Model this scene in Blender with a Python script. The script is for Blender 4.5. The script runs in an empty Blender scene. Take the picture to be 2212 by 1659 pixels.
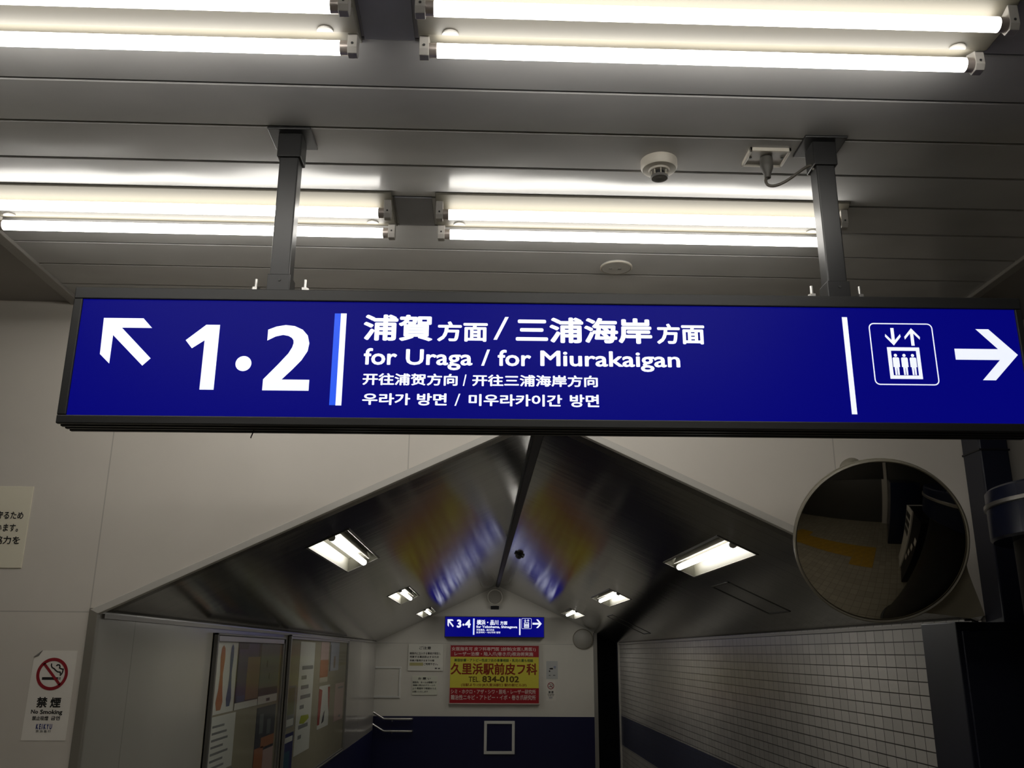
import bpy, bmesh, math, random
from mathutils import Vector, Matrix
random.seed(7)
S = bpy.context.scene
C = S.collection
E = 1.69                                   # eye height above the floor
FPX, YAW, PITCH, ROLL = 1960.75, 0.0321, 0.2878, 0.0068

# ------------------------------------------------------------------ camera
def axes():
    f = Vector((math.sin(YAW)*math.cos(PITCH), math.cos(YAW)*math.cos(PITCH), math.sin(PITCH)))
    r0 = Vector((math.cos(YAW), -math.sin(YAW), 0)); u0 = r0.cross(f)
    r = r0*math.cos(ROLL) + u0*math.sin(ROLL); u = -r0*math.sin(ROLL) + u0*math.cos(ROLL)
    return r, u, f
RT, UP, FW = axes()
cd = bpy.data.cameras.new('camera'); cd.sensor_width = 36; cd.lens = FPX/2212*36; cd.clip_start = .02
cam = bpy.data.objects.new('camera', cd); C.objects.link(cam)
M = Matrix((RT, UP, -FW)).transposed().to_4x4(); M.translation = (0, 0, E)
cam.matrix_world = M
S.camera = cam

# ------------------------------------------------------------------ world, exposure
w = bpy.data.worlds.new('world'); S.world = w; w.use_nodes = True
w.node_tree.nodes['Background'].inputs[0].default_value = (.8, .85, 1, 1)
w.node_tree.nodes['Background'].inputs[1].default_value = .004
S.view_settings.view_transform = 'Standard'; S.view_settings.look = 'None'
S.view_settings.exposure = 0; S.view_settings.gamma = 1; S.view_settings.use_curve_mapping = False
TUBE_L = 10.5                              # radiance of the hall's fluorescent tubes
DOWN_L = 23.0                              # radiance of the passage tubes

# ------------------------------------------------------------------ measurements (relative to the eye: z + E)
XL, XR, XM, ZE, ZA, YN, YF = -1.36, 1.8305, .2262, .1305, .8702, 3.366, 12.60
ZC = 1.303                                 # hall ceiling

def ray(px, py):
    return FW + RT*((px-1106)/FPX) - UP*((py-829.5)/FPX)
def on(px, py, axis, val):                 # measured point of the photograph on a known plane (z relative to the eye)
    d = ray(px, py); i = 'XYZ'.index(axis); return d*(val/d[i])

# ------------------------------------------------------------------ materials
def mat(name, col, rough=.5, metal=0., emit=None, strength=1., spec=.5):
    m = bpy.data.materials.new(name); m.use_nodes = True
    b = m.node_tree.nodes['Principled BSDF']
    b.inputs['Base Color'].default_value = (*col, 1); b.inputs['Roughness'].default_value = rough
    b.inputs['Metallic'].default_value = metal; b.inputs['Specular IOR Level'].default_value = spec
    if emit:
        b.inputs['Emission Color'].default_value = (*emit, 1); b.inputs['Emission Strength'].default_value = strength
    return m
def nodes(m): return m.node_tree.nodes, m.node_tree.links, m.node_tree.nodes['Principled BSDF']
def dirt(m, amount=.15, scale=3., bump=0., bscale=40., stretch=(1, 1, 1)):
    n, l, b = nodes(m)
    tc = n.new('ShaderNodeTexCoord'); mp = n.new('ShaderNodeMapping'); mp.inputs['Scale'].default_value = stretch
    l.new(tc.outputs['Object'], mp.inputs['Vector'])
    nz = n.new('ShaderNodeTexNoise'); nz.inputs['Scale'].default_value = scale; nz.inputs['Detail'].default_value = 6
    l.new(mp.outputs[0], nz.inputs['Vector'])
    cr = n.new('ShaderNodeMapRange'); cr.inputs['From Min'].default_value = .3; cr.inputs['From Max'].default_value = .75
    cr.inputs['To Min'].default_value = 1-amount; cr.inputs['To Max'].default_value = 1
    l.new(nz.outputs['Fac'], cr.inputs['Value'])
    mx = n.new('ShaderNodeMix'); mx.data_type = 'RGBA'; mx.blend_type = 'MULTIPLY'; mx.inputs['Factor'].default_value = 1
    src = b.inputs['Base Color'].links[0].from_socket if b.inputs['Base Color'].links else None
    if src: l.new(src, mx.inputs['A'])
    else: mx.inputs['A'].default_value = b.inputs['Base Color'].default_value
    l.new(cr.outputs[0], mx.inputs['B']); l.new(mx.outputs['Result'], b.inputs['Base Color'])
    if bump:
        n2 = n.new('ShaderNodeTexNoise'); n2.inputs['Scale'].default_value = bscale; l.new(mp.outputs[0], n2.inputs['Vector'])
        bp = n.new('ShaderNodeBump'); bp.inputs['Strength'].default_value = bump; bp.inputs['Distance'].default_value = .05
        l.new(n2.outputs['Fac'], bp.inputs['Height']); l.new(bp.outputs[0], b.inputs['Normal'])
    return m
def seams(m, lines, width=.0025, dark=.55):
    """thin joint lines of a panelled wall: (axis, position) in object space"""
    n, l, b = nodes(m)
    tc = n.new('ShaderNodeTexCoord'); sp = n.new('ShaderNodeSeparateXYZ'); l.new(tc.outputs['Object'], sp.inputs[0])
    acc = None
    for ax, pos in lines:
        c = n.new('ShaderNodeMath'); c.operation = 'COMPARE'; l.new(sp.outputs[ax], c.inputs[0])
        c.inputs[1].default_value = pos; c.inputs[2].default_value = width
        if acc is None: acc = c.outputs[0]
        else:
            a = n.new('ShaderNodeMath'); a.operation = 'MAXIMUM'; l.new(acc, a.inputs[0]); l.new(c.outputs[0], a.inputs[1]); acc = a.outputs[0]
    mx = n.new('ShaderNodeMix'); mx.data_type = 'RGBA'; l.new(acc, mx.inputs['Factor'])
    base = b.inputs['Base Color'].default_value
    mx.inputs['A'].default_value = base; mx.inputs['B'].default_value = (base[0]*dark, base[1]*dark, base[2]*dark, 1)
    l.new(mx.outputs['Result'], b.inputs['Base Color'])
    return m
def tile_mat(name, tile, joint, pu, pv, ax=(1, 2), jw=.06, rough=.3, off=(0, 0), band=None):
    m = mat(name, tile, rough); n, l, b = nodes(m)
    tc = n.new('ShaderNodeTexCoord'); sp = n.new('ShaderNodeSeparateXYZ'); l.new(tc.outputs['Object'], sp.inputs[0])
    outs = []
    for k, p in ((0, pu), (1, pv)):
        a = n.new('ShaderNodeMath'); a.operation = 'ADD'; l.new(sp.outputs[ax[k]], a.inputs[0]); a.inputs[1].default_value = off[k]
        d = n.new('ShaderNodeMath'); d.operation = 'DIVIDE'; l.new(a.outputs[0], d.inputs[0]); d.inputs[1].default_value = p
        f = n.new('ShaderNodeMath'); f.operation = 'FRACT'; l.new(d.outputs[0], f.inputs[0])
        lt = n.new('ShaderNodeMath'); lt.operation = 'LESS_THAN'; l.new(f.outputs[0], lt.inputs[0]); lt.inputs[1].default_value = jw*min(pu, pv)/p
        outs.append((lt.outputs[0], d.outputs[0]))
    mxm = n.new('ShaderNodeMath'); mxm.operation = 'MAXIMUM'; l.new(outs[0][0], mxm.inputs[0]); l.new(outs[1][0], mxm.inputs[1])
    # slight tile to tile variation
    cb = n.new('ShaderNodeCombineXYZ')
    for k in (0, 1):
        fl = n.new('ShaderNodeMath'); fl.operation = 'FLOOR'; l.new(outs[k][1], fl.inputs[0]); l.new(fl.outputs[0], cb.inputs[k])
    wn = n.new('ShaderNodeTexWhiteNoise'); wn.noise_dimensions = '2D'; l.new(cb.outputs[0], wn.inputs['Vector'])
    mr = n.new('ShaderNodeMapRange'); mr.inputs['To Min'].default_value = .86; mr.inputs['To Max'].default_value = 1.05
    l.new(wn.outputs['Value'], mr.inputs['Value'])
    v = n.new('ShaderNodeMix'); v.data_type = 'RGBA'; v.blend_type = 'MULTIPLY'; v.inputs['Factor'].default_value = 1
    v.inputs['A'].default_value = (*tile, 1); l.new(mr.outputs[0], v.inputs['B'])
    src = v.outputs['Result']
    if band:
        lo, hi, col = band
        g = n.new('ShaderNodeMath'); g.operation = 'COMPARE'; l.new(sp.outputs[2], g.inputs[0])
        g.inputs[1].default_value = (lo+hi)/2; g.inputs[2].default_value = (hi-lo)/2
        bm_ = n.new('ShaderNodeMix'); bm_.data_type = 'RGBA'; l.new(g.outputs[0], bm_.inputs['Factor'])
        l.new(src, bm_.inputs['A']); bm_.inputs['B'].default_value = (*col, 1); src = bm_.outputs['Result']
    mx = n.new('ShaderNodeMix'); mx.data_type = 'RGBA'; l.new(mxm.outputs[0], mx.inputs['Factor'])
    l.new(src, mx.inputs['A']); mx.inputs['B'].default_value = (*joint, 1)
    l.new(mx.outputs['Result'], b.inputs['Base Color'])
    bp = n.new('ShaderNodeBump'); bp.inputs['Strength'].default_value = .5; bp.inputs['Distance'].default_value = .002; bp.invert = True
    l.new(mxm.outputs[0], bp.inputs['Height']); l.new(bp.outputs[0], b.inputs['Normal'])
    return m

K = {}
K['ceiling'] = dirt(mat('ceiling_panel', (.49, .485, .475), .21, .0, spec=.36), .2, 2.2, .55, 1.3, (1, 1.6, 1))
K['ceiling_gap'] = mat('ceiling_gap', (.03, .028, .026), .8)
K['soffit'] = dirt(mat('dark_soffit', (.26, .24, .215), .3), .2, 3)
K['plate'] = dirt(mat('cover_plate_grey', (.27, .27, .29), .5), .15, 8)
K['blank'] = dirt(mat('blank_cover_grey', (.50, .485, .45), .4), .15, 20)
K['trim'] = mat('grey_trim', (.30, .285, .26), .4)
K['trim_light'] = mat('light_trim', (.52, .50, .46), .35)
K['front'] = dirt(seams(mat('cream_wall_panel', (.68, .635, .57), .4), [(2, .129+E), (0, -1.385), (0, 1.344), (0, -.28)], .0022, .72), .07, 2.5)
K['end'] = dirt(seams(mat('passage_end_panel', (.82, .79, .715), .45), [(2, .112+E)], .004, .75), .1, 2)
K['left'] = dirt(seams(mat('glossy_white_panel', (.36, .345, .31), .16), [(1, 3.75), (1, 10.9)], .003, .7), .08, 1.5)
K['navy'] = mat('navy_wall', (.008, .009, .055), .35)
K['navy_dark'] = mat('navy_paint', (.011, .0125, .024), .38)
K['navy_blue'] = mat('navy_blue_gloss', (.009, .013, .036), .25)
K['black'] = mat('black_paint', (.006, .006, .008), .45)
K['tile'] = tile_mat('white_tile', (.38, .365, .34), (.025, .022, .02), .0985, .0537, (1, 2), .085, .28, (0.02, -E-.107+.0537*40), (E-1.115, E-.765, (.05, .055, .09)))
K['floor'] = tile_mat('floor_tile', (.34, .315, .25), (.16, .14, .11), .15, .15, (0, 1), .05, .5)
K['back'] = mat('dark_back_wall', (.05, .05, .045), .5)
K['yellow'] = dirt(mat('yellow_tactile', (.55, .33, .03), .6), .3, 9)
def roof_mat():
    m = mat('dark_metal_roof', (.225, .22, .205), .12, .93); n, l, b = nodes(m)
    tc = n.new('ShaderNodeTexCoord'); sp = n.new('ShaderNodeSeparateXYZ'); l.new(tc.outputs['Object'], sp.inputs[0])
    d = n.new('ShaderNodeMath'); d.operation = 'DIVIDE'; l.new(sp.outputs[1], d.inputs[0]); d.inputs[1].default_value = .155
    f = n.new('ShaderNodeMath'); f.operation = 'FRACT'; l.new(d.outputs[0], f.inputs[0])
    lt = n.new('ShaderNodeMath'); lt.operation = 'LESS_THAN'; l.new(f.outputs[0], lt.inputs[0]); lt.inputs[1].default_value = .04
    fl = n.new('ShaderNodeMath'); fl.operation = 'FLOOR'; l.new(d.outputs[0], fl.inputs[0])
    wn = n.new('ShaderNodeTexWhiteNoise'); wn.noise_dimensions = '1D'; l.new(fl.outputs[0], wn.inputs['W'])
    mr = n.new('ShaderNodeMapRange'); mr.inputs['To Min'].default_value = .8; mr.inputs['To Max'].default_value = 1.05; l.new(wn.outputs['Value'], mr.inputs['Value'])
    mx = n.new('ShaderNodeMix'); mx.data_type = 'RGBA'; mx.blend_type = 'MULTIPLY'; mx.inputs['Factor'].default_value = 1
    mx.inputs['A'].default_value = b.inputs['Base Color'].default_value; l.new(mr.outputs[0], mx.inputs['B'])
    m2 = n.new('ShaderNodeMix'); m2.data_type = 'RGBA'; l.new(lt.outputs[0], m2.inputs['Factor']); l.new(mx.outputs['Result'], m2.inputs['A'])
    m2.inputs['B'].default_value = (.05, .05, .048, 1); l.new(m2.outputs['Result'], b.inputs['Base Color'])
    nz = n.new('ShaderNodeTexNoise'); nz.inputs['Scale'].default_value = 1; nz.inputs['Detail'].default_value = 3
    mp = n.new('ShaderNodeMapping'); mp.inputs['Scale'].default_value = (1.5, 11, 1.5); l.new(tc.outputs['Object'], mp.inputs['Vector']); l.new(mp.outputs[0], nz.inputs['Vector'])
    bp = n.new('ShaderNodeBump'); bp.inputs['Strength'].default_value = .045; bp.inputs['Distance'].default_value = .01
    l.new(nz.outputs['Fac'], bp.inputs['Height']); l.new(bp.outputs[0], b.inputs['Normal'])
    return m
K['roof'] = roof_mat()
K['ridge'] = mat('black_ridge', (.012, .012, .014), .5)
K['white'] = mat('white_enamel', (.14, .128, .098), .5)
K['reflector'] = mat('cream_reflector', (.10, .097, .075), .5)
K['socket'] = mat('grey_white_plastic', (.42, .40, .37), .45)
K['cap'] = mat('tube_end_cap', (.42, .37, .34), .35, .5)
K['tube'] = mat('lit_tube', (.9, .9, .9), .4, 0, (1, .965, .90), TUBE_L)
K['tube_down'] = mat('lit_passage_tube', (.9, .9, .9), .4, 0, (1, .965, .89), DOWN_L)
K['frame'] = mat('charcoal_frame', (.020, .020, .0195), .42)
K['pole'] = mat('charcoal_pole', (.015, .015, .0155), .36)
K['steel'] = mat('zinc_steel', (.55, .54, .52), .3, .9)
K['face'] = mat('blue_sign_face', (.002, .002, .03), .35, 0, (.0010, .0012, .168), 1, spec=.08)
K['glyph'] = mat('lit_white_lettering', (.5, .5, .5), .4, 0, (.80, .84, 1.0), .97)
K['bluebar'] = mat('lit_bright_blue', (.02, .05, .3), .4, 0, (.002, .075, .78), 1)
K['beige'] = mat('beige_plastic', (.62, .58, .50), .4)
K['grey_plastic'] = mat('grey_plastic', (.20, .195, .185), .5)
K['dark'] = mat('dark_plastic', (.03, .03, .03), .5)
K['notice'] = mat('ivory_board', (.80, .75, .60), .5)
K['notice2'] = mat('pale_grey_board', (.86, .84, .76), .5)
K['sticker'] = dirt(mat('white_sticker', (.86, .82, .75), .5), .06, 12)
K['ink'] = mat('black_ink', (.012, .011, .010), .6)
K['red'] = mat('red_ink', (.30, .012, .022), .5)
K['navy_ink'] = mat('navy_ink', (.04, .05, .20), .6)
K['grey_ink'] = mat('grey_ink', (.22, .21, .20), .6)
K['ad_red'] = mat('advert_red', (.42, .012, .022), .35)
K['ad_yellow'] = mat('advert_yellow', (.82, .74, .08), .35)
K['ad_brown'] = mat('advert_brown_red', (.30, .03, .006), .4)
K['ad_white'] = mat('advert_pink_white', (.85, .66, .62), .4)
K['ad_green'] = mat('advert_green', (.04, .11, .02), .4)
K['ad_olive'] = mat('advert_olive', (.13, .07, .008), .4)
K['alu'] = mat('aluminium_frame', (.42, .41, .39), .28, .8)
K['alu_dark'] = mat('dark_bronze_frame', (.12, .115, .105), .35, .3)
K['cork'] = dirt(mat('beige_pinboard', (.31, .27, .19), .8), .1, 30)
K['line_frame'] = mat('pale_frame', (.82, .81, .77), .35)
def glass_mat():
    m = bpy.data.materials.new('glass_pane'); m.use_nodes = True; n = m.node_tree.nodes; l = m.node_tree.links
    n.remove(n['Principled BSDF']); t = n.new('ShaderNodeBsdfTransparent'); g = n.new('ShaderNodeBsdfGlossy'); g.inputs['Roughness'].default_value = .10
    t.inputs[0].default_value = (.96, .97, .96, 1)
    lw = n.new('ShaderNodeLayerWeight'); pw = n.new('ShaderNodeMath'); pw.operation = 'POWER'; pw.inputs[1].default_value = 5
    l.new(lw.outputs['Facing'], pw.inputs[0]); fr = n.new('ShaderNodeMapRange'); fr.inputs['To Min'].default_value = .025; fr.inputs['To Max'].default_value = .20
    l.new(pw.outputs[0], fr.inputs['Value']); mx = n.new('ShaderNodeMixShader')
    l.new(fr.outputs[0], mx.inputs[0]); l.new(t.outputs[0], mx.inputs[1]); l.new(g.outputs[0], mx.inputs[2])
    l.new(mx.outputs[0], n['Material Output'].inputs[0]); return m
K['glass'] = glass_mat()
K['mirror'] = mat('mirror_face', (.37, .34, .285), .03, 1.)
K['mirror_back'] = mat('mirror_hood', (.24, .22, .17), .45)

def ink(name, col):
    if name not in K: K[name] = mat(name, col, .45)
    return K[name]

# ------------------------------------------------------------------ mesh builder
class MB:
    def __init__(s): s.v = []; s.f = []
    def add(s, vs, fs):
        o = len(s.v); s.v += [Vector(p) for p in vs]; s.f += [tuple(i+o for i in f) for f in fs]; return s
    def box(s, x0, x1, y0, y1, z0, z1):
        x0, x1 = sorted((x0, x1)); y0, y1 = sorted((y0, y1)); z0, z1 = sorted((z0, z1))
        return s.add([(x0,y0,z0),(x1,y0,z0),(x1,y1,z0),(x0,y1,z0),(x0,y0,z1),(x1,y0,z1),(x1,y1,z1),(x0,y1,z1)],
                     [(3,2,1,0),(4,5,6,7),(0,1,5,4),(1,2,6,5),(2,3,7,6),(3,0,4,7)])
    def prism(s, poly, a, b):              # poly: list of points, extruded by vector b-a offset
        n = len(poly); a = Vector(a); b = Vector(b); P = [Vector(p) for p in poly]
        return s.add([p+a for p in P]+[p+b for p in P], [tuple(range(n-1, -1, -1)), tuple(range(n, 2*n))]+[(i, (i+1) % n, n+(i+1) % n, n+i) for i in range(n)])
    def tube(s, pts, r, seg=12, cap=True):
        pts = [Vector(p) for p in pts]; rs = r if isinstance(r, (list, tuple)) else [r]*len(pts)
        ring = []; prev = None
        for i, p in enumerate(pts):
            t = (pts[min(i+1, len(pts)-1)]-pts[max(i-1, 0)]).normalized()
            if prev is None:
                h = Vector((0, 0, 1)) if abs(t.z) < .9 else Vector((1, 0, 0)); nrm = (h-t*h.dot(t)).normalized()
            else: nrm = (prev-t*prev.dot(t)).normalized()
            prev = nrm; bn = t.cross(nrm)
            ring.append([p+(nrm*math.cos(2*math.pi*k/seg)+bn*math.sin(2*math.pi*k/seg))*rs[i] for k in range(seg)])
        vs = [q for g in ring for q in g]; fs = []
        for i in range(len(ring)-1):
            for k in range(seg):
                fs.append((i*seg+k, i*seg+(k+1) % seg, (i+1)*seg+(k+1) % seg, (i+1)*seg+k))
        if cap: fs += [tuple(range(seg-1, -1, -1)), tuple((len(ring)-1)*seg+k for k in range(seg))]
        return s.add(vs, fs)
    def lathe(s, prof, o=(0, 0, 0), axis=(0, 0, 1), seg=40):   # prof: (radius, height)
        a = Vector(axis).normalized(); h = Vector((1, 0, 0)) if abs(a.x) < .9 else Vector((0, 1, 0))
        u = (h-a*h.dot(a)).normalized(); v = a.cross(u); o = Vector(o); vs = []; fs = []
        for r, z in prof:
            for k in range(seg): vs.append(o+a*z+(u*math.cos(2*math.pi*k/seg)+v*math.sin(2*math.pi*k/seg))*max(r, 1e-5))
        for i in range(len(prof)-1):
            for k in range(seg): fs.append((i*seg+k, i*seg+(k+1) % seg, (i+1)*seg+(k+1) % seg, (i+1)*seg+k))
        return s.add(vs, fs)
    def quad(s, *p): return s.add(p, [tuple(range(len(p)))])
    def merge(s, m, f=lambda p: p): return s.add([f(p) for p in m.v], m.f)
    def shift(s, d): s.v = [p+Vector(d) for p in s.v]; return s
    def build(s, name, m, parent=None, bevel=0, smooth=None, loc=None, seg=2):
        me = bpy.data.meshes.new(name); me.from_pydata([tuple(p) for p in s.v], [], s.f)
        bm = bmesh.new(); bm.from_mesh(me); bmesh.ops.recalc_face_normals(bm, faces=bm.faces); bm.to_mesh(me); bm.free()
        me.materials.append(m); o = bpy.data.objects.new(name, me); C.objects.link(o)
        if smooth:
            me.polygons.foreach_set('use_smooth', [True]*len(me.polygons)); me.set_sharp_from_angle(angle=math.radians(smooth))
        if parent: o.parent = parent
        if loc is not None: o.location = loc
        if bevel:
            bv = o.modifiers.new('bevel', 'BEVEL'); bv.width = bevel; bv.segments = seg; bv.limit_method = 'ANGLE'; bv.angle_limit = math.radians(40)
        return o

def thing(name, label, cat, loc=(0, 0, 0), rot=(0, 0, 0), group=None):
    o = bpy.data.objects.new(name, None); C.objects.link(o); o.location = loc; o.rotation_euler = rot
    o.empty_display_size = .05
    return tag(o, label, cat, group)
def tag(o, label, cat, group=None):
    o['label'] = label; o['category'] = cat
    if group: o['group'] = group
    return o
def struct(name, mb, m, bevel=0, smooth=None):
    o = mb.build(name, m, None, bevel, smooth); o['kind'] = 'structure'; return o

# ------------------------------------------------------------------ flat shapes and lettering in a (u, w) frame
GL = {}
def glyph(ch):
    if ch in GL: return GL[ch]
    cu = bpy.data.curves.new('g', 'FONT'); cu.body = ch; cu.size = 1; cu.resolution_u = 3
    ob = bpy.data.objects.new('g', cu); C.objects.link(ob); bpy.context.view_layer.update()
    me = bpy.data.meshes.new_from_object(ob.evaluated_get(bpy.context.evaluated_depsgraph_get()))
    vs = [(v.co.x, v.co.y) for v in me.vertices]; fs = [tuple(p.vertices) for p in me.polygons]
    bpy.data.objects.remove(ob); bpy.data.curves.remove(cu); bpy.data.meshes.remove(me)
    GL[ch] = (vs, fs); return GL[ch]
def line_shapes(txt):
    """a whole run set by the text engine, as 2D mesh"""
    return glyph(txt)
class Flat:
    """collects 2D polygons (u, w); placed by a frame when built"""
    def __init__(s): s.v = []; s.f = []
    def poly(s, pts):
        o = len(s.v); s.v += [(p[0], p[1], 0.) for p in pts]; s.f.append(tuple(range(o, o+len(pts)))); return s
    def rect(s, u0, w0, u1, w1): return s.poly([(u0, w0), (u1, w0), (u1, w1), (u0, w1)])
    def disc(s, u, w, r, seg=32): return s.poly([(u+r*math.cos(2*math.pi*k/seg), w+r*math.sin(2*math.pi*k/seg)) for k in range(seg)])
    def strip(s, pts, width, closed=False):        # polyline with thickness
        P = [Vector(p) for p in pts]; n = len(P); L = []; R = []
        for i in range(n):
            a = P[(i-1) % n] if (closed or i) else P[i]; b = P[(i+1) % n] if (closed or i < n-1) else P[i]
            d1 = (P[i]-a); d2 = (b-P[i]); d1 = d1.normalized() if d1.length > 1e-9 else d2.normalized(); d2 = d2.normalized() if d2.length > 1e-9 else d1
            t = (d1+d2).normalized(); nn = Vector((-t.y, t.x)); k = width/2/max(.35, t.dot(d1)); L.append(P[i]+nn*k); R.append(P[i]-nn*k)
        for i in range(n if closed else n-1):
            j = (i+1) % n; s.poly([tuple(L[i]), tuple(R[i]), tuple(R[j]), tuple(L[j])])
        return s
    def ring(s, u, w, r, width, seg=40): return s.strip([(u+r*math.cos(2*math.pi*k/seg), w+r*math.sin(2*math.pi*k/seg)) for k in range(seg)], width, True)
    def text(s, txt, box, bold=0.):
        """the run fitted exactly into box (u0, w0, u1, w1); bold in em"""
        vs, fs = line_shapes(txt)
        if not vs: return s
        xs = [p[0] for p in vs]; ys = [p[1] for p in vs]; x0, x1, y0, y1 = min(xs)-bold, max(xs)+bold, min(ys)-bold, max(ys)+bold
        sx = (box[2]-box[0])/(x1-x0); sy = (box[3]-box[1])/(y1-y0)
        offs = [(0, 0)] if not bold else [(bold*math.cos(2*math.pi*k/8), bold*math.sin(2*math.pi*k/8)) for k in range(8)]+[(0, 0)]
        for k_, (dx, dy) in enumerate(offs):
            o = len(s.v); s.v += [(box[0]+(p[0]+dx-x0)*sx, box[1]+(p[1]+dy-y0)*sy, k_*6e-5) for p in vs]; s.f += [tuple(i+o for i in f) for f in fs]
        return s
    def build(s, name, m, parent, frame):
        me = bpy.data.meshes.new(name); me.from_pydata([tuple(frame(u, w, d)) for u, w, d in s.v], [], s.f); me.materials.append(m)
        o = bpy.data.objects.new(name, me); C.objects.link(o); o.parent = parent; return o
def fr_y(y):  return lambda u, w, d: (u, y-d, w)          # faces -Y
def fr_x(x):  return lambda u, w, d: (x+d, u, w)          # faces +X, u = Y

def arrow_shape(F, T):                                # heavy arrow, T maps unit arrow coordinates
    return F.poly([T(*p) for p in ((0, .5+.11), (.70, .5+.11), (.40, 1), (.60, 1), (1, .5), (.60, 0), (.40, 0), (.70, .5-.11), (0, .5-.11))])

def lift_icon(u0, w0, u1, w1, thick=1.):
    """lift pictogram: rounded frame, two arrows, a car with three people"""
    a, h = u1-u0, w1-w0; q = lambda x, y: (u0+x*a, w0+y*h)
    F = Flat(); r = .075; pts = []
    for cx, cy, st in ((1-r, 1-r, 0), (r, 1-r, 90), (r, r, 180), (1-r, r, 270)):
        for k in range(6): t = math.radians(st+90*k/5); pts.append(q(cx+r*math.cos(t), cy+r*math.sin(t)))
    F.strip(pts, .018*a*thick, True)
    x0, x1, y0, y1 = .243, .757, .09, .61
    F.strip([q(x0+.03, y0+.03), q(x1-.03, y0+.03), q(x1-.03, y1-.03), q(x0+.03, y1-.03)], .058*a, True)
    for cx, up in ((.36, -1), (.665, 1)):
        m = .783; L = lambda x, y: q(cx+x, m+up*y)
        F.poly([L(-.026, -.145), L(.026, -.145), L(.026, .08), L(-.026, .08)])
        F.poly([L(-.125, 0.0), L(-.118, -.045), L(0, .085), L(0, .145)]); F.poly([L(.125, 0.0), L(0, .145), L(0, .085), L(.118, -.045)])
    for cx in (.365, .5, .635):
        F.disc(*q(cx, .475), .026*a, 16)
        F.poly([q(cx-.052, .425), q(cx-.04, .442), q(cx+.04, .442), q(cx+.052, .425), q(cx+.052, .285), q(cx+.036, .285), q(cx+.033, .155), q(cx+.006, .155), q(cx+.003, .27), q(cx-.003, .27), q(cx-.006, .155), q(cx-.033, .155), q(cx-.036, .285), q(cx-.052, .285)])
    return F

# digits drawn as outlines (unit box, humanist bold)
D1 = [(.62, 1), (1, 1), (1, 0), (.58, 0), (.58, .745), (.23, .60), (0, .72)]
D1 = [(.58, 1), (1, 1), (1, 0), (.575, 0), (.575, .755), (.215, .63), (0, .755)]
D2 = [(.02, .925), (.20, .975), (.40, 1), (.60, .985), (.78, .93), (.90, .84), (.945, .72), (.92, .60), (.80, .46), (.62, .32), (.40, .165), (1, .165), (1, 0), (0, 0), (0, .165),
      (.30, .395), (.50, .56), (.58, .66), (.60, .73), (.565, .79), (.48, .83), (.36, .845), (.20, .82), (.02, .755)]
def D2quads():
    # outer and inner contours of the bowl as strips, so that every face is convex
    out = [(.02, .925), (.20, .975), (.40, 1), (.60, .985), (.78, .93), (.90, .84), (.945, .72), (.92, .60), (.80, .46), (.62, .32), (.40, .165)]
    inn = [(.02, .755), (.20, .82), (.36, .845), (.48, .83), (.555, .80), (.592, .765), (.60, .72), (.575, .655), (.50, .56), (.30, .395), (0, .165)]
    return [[out[i], inn[i], inn[i+1], out[i+1]] for i in range(10)] + [[(0, .165), (0, 0), (1, 0), (1, .165)]]

# ================================================================== THE SETTING
def roofpt(side, y, s, d=0.):               # s metres up the slope from the eave, d metres above the surface
    xe = XL if side == 'L' else XR
    t = Vector((XM-xe, 0, ZA-ZE)); t.normalize(); n = Vector((-t.z, 0, t.x)) if side == 'L' else Vector((t.z, 0, -t.x))
    if n.z < 0: n = -n
    return Vector((xe, y, ZE+E)) + t*s + n*d
LEN = {'L': math.hypot(XM-XL, ZA-ZE), 'R': math.hypot(XR-XM, ZA-ZE)}
DOWN = {'L': [3.905, 7.40, 10.765], 'R': [3.98, 7.455, 10.79]}; DL = 1.21; DS0, DS1 = .69, .872

struct('floor', MB().box(-3.4, 3.4, -3.2, 14.2, -.05, 0), K['floor'])
# hall ceiling: long metal boards laid across, dark joints between them
cb = MB(); P0, PITCHC = 1.903, .1825; y = P0-PITCHC*28
while y < YN-.01:
    y1 = min(y+PITCHC, YN+.02); g = .0022
    prof = [(y+g, .012), (y+g, .003), (y+g+.004, 0), (y1-g-.004, 0), (y1-g, .003), (y1-g, .012)]
    cb.prism([(0, a, ZC+E+b) for a, b in prof], (-1.575, 0, 0), (1.825, 0, 0)); y += PITCHC
struct('ceiling', cb, K['ceiling'])
struct('ceiling_backing', MB().box(-3.4, 3.4, -3.2, YN+.1, ZC+E+.014, ZC+E+.06), K['ceiling_gap'])
struct('ceiling_left', MB().box(-3.4, -1.60, -3.2, YN, ZC+E, ZC+E+.012), K['soffit'])
struct('ceiling_right', MB().box(1.85, 3.4, -3.2, YN, ZC+E, ZC+E+.012), K['soffit'])
struct('trim_1', MB().box(-1.615, -1.572, -3.2, YN, ZC+E-.012, ZC+E+.012), K['trim'], .003)
struct('trim_2', MB().box(1.822, 1.858, -3.2, YN, ZC+E-.012, ZC+E+.012), K['trim'], .003)
# front wall with the gabled opening
wt = .12; fw = MB(); top = ZC+E
for poly in ([(-3.4, 0), (XL, 0), (XL, ZE+E), (XL, top), (-3.4, top)], [(XL, ZE+E), (XM, ZA+E), (XM, top), (XL, top)],
             [(XR, ZE+E), (XR, top), (XM, top), (XM, ZA+E)], [(XR, 0), (3.4, 0), (3.4, top), (XR, top), (XR, ZE+E)]):
    fw.prism([(a, 0, b) for a, b in poly], (0, YN, 0), (0, YN+wt, 0))
struct('wall_front', fw, K['front'])
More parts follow.
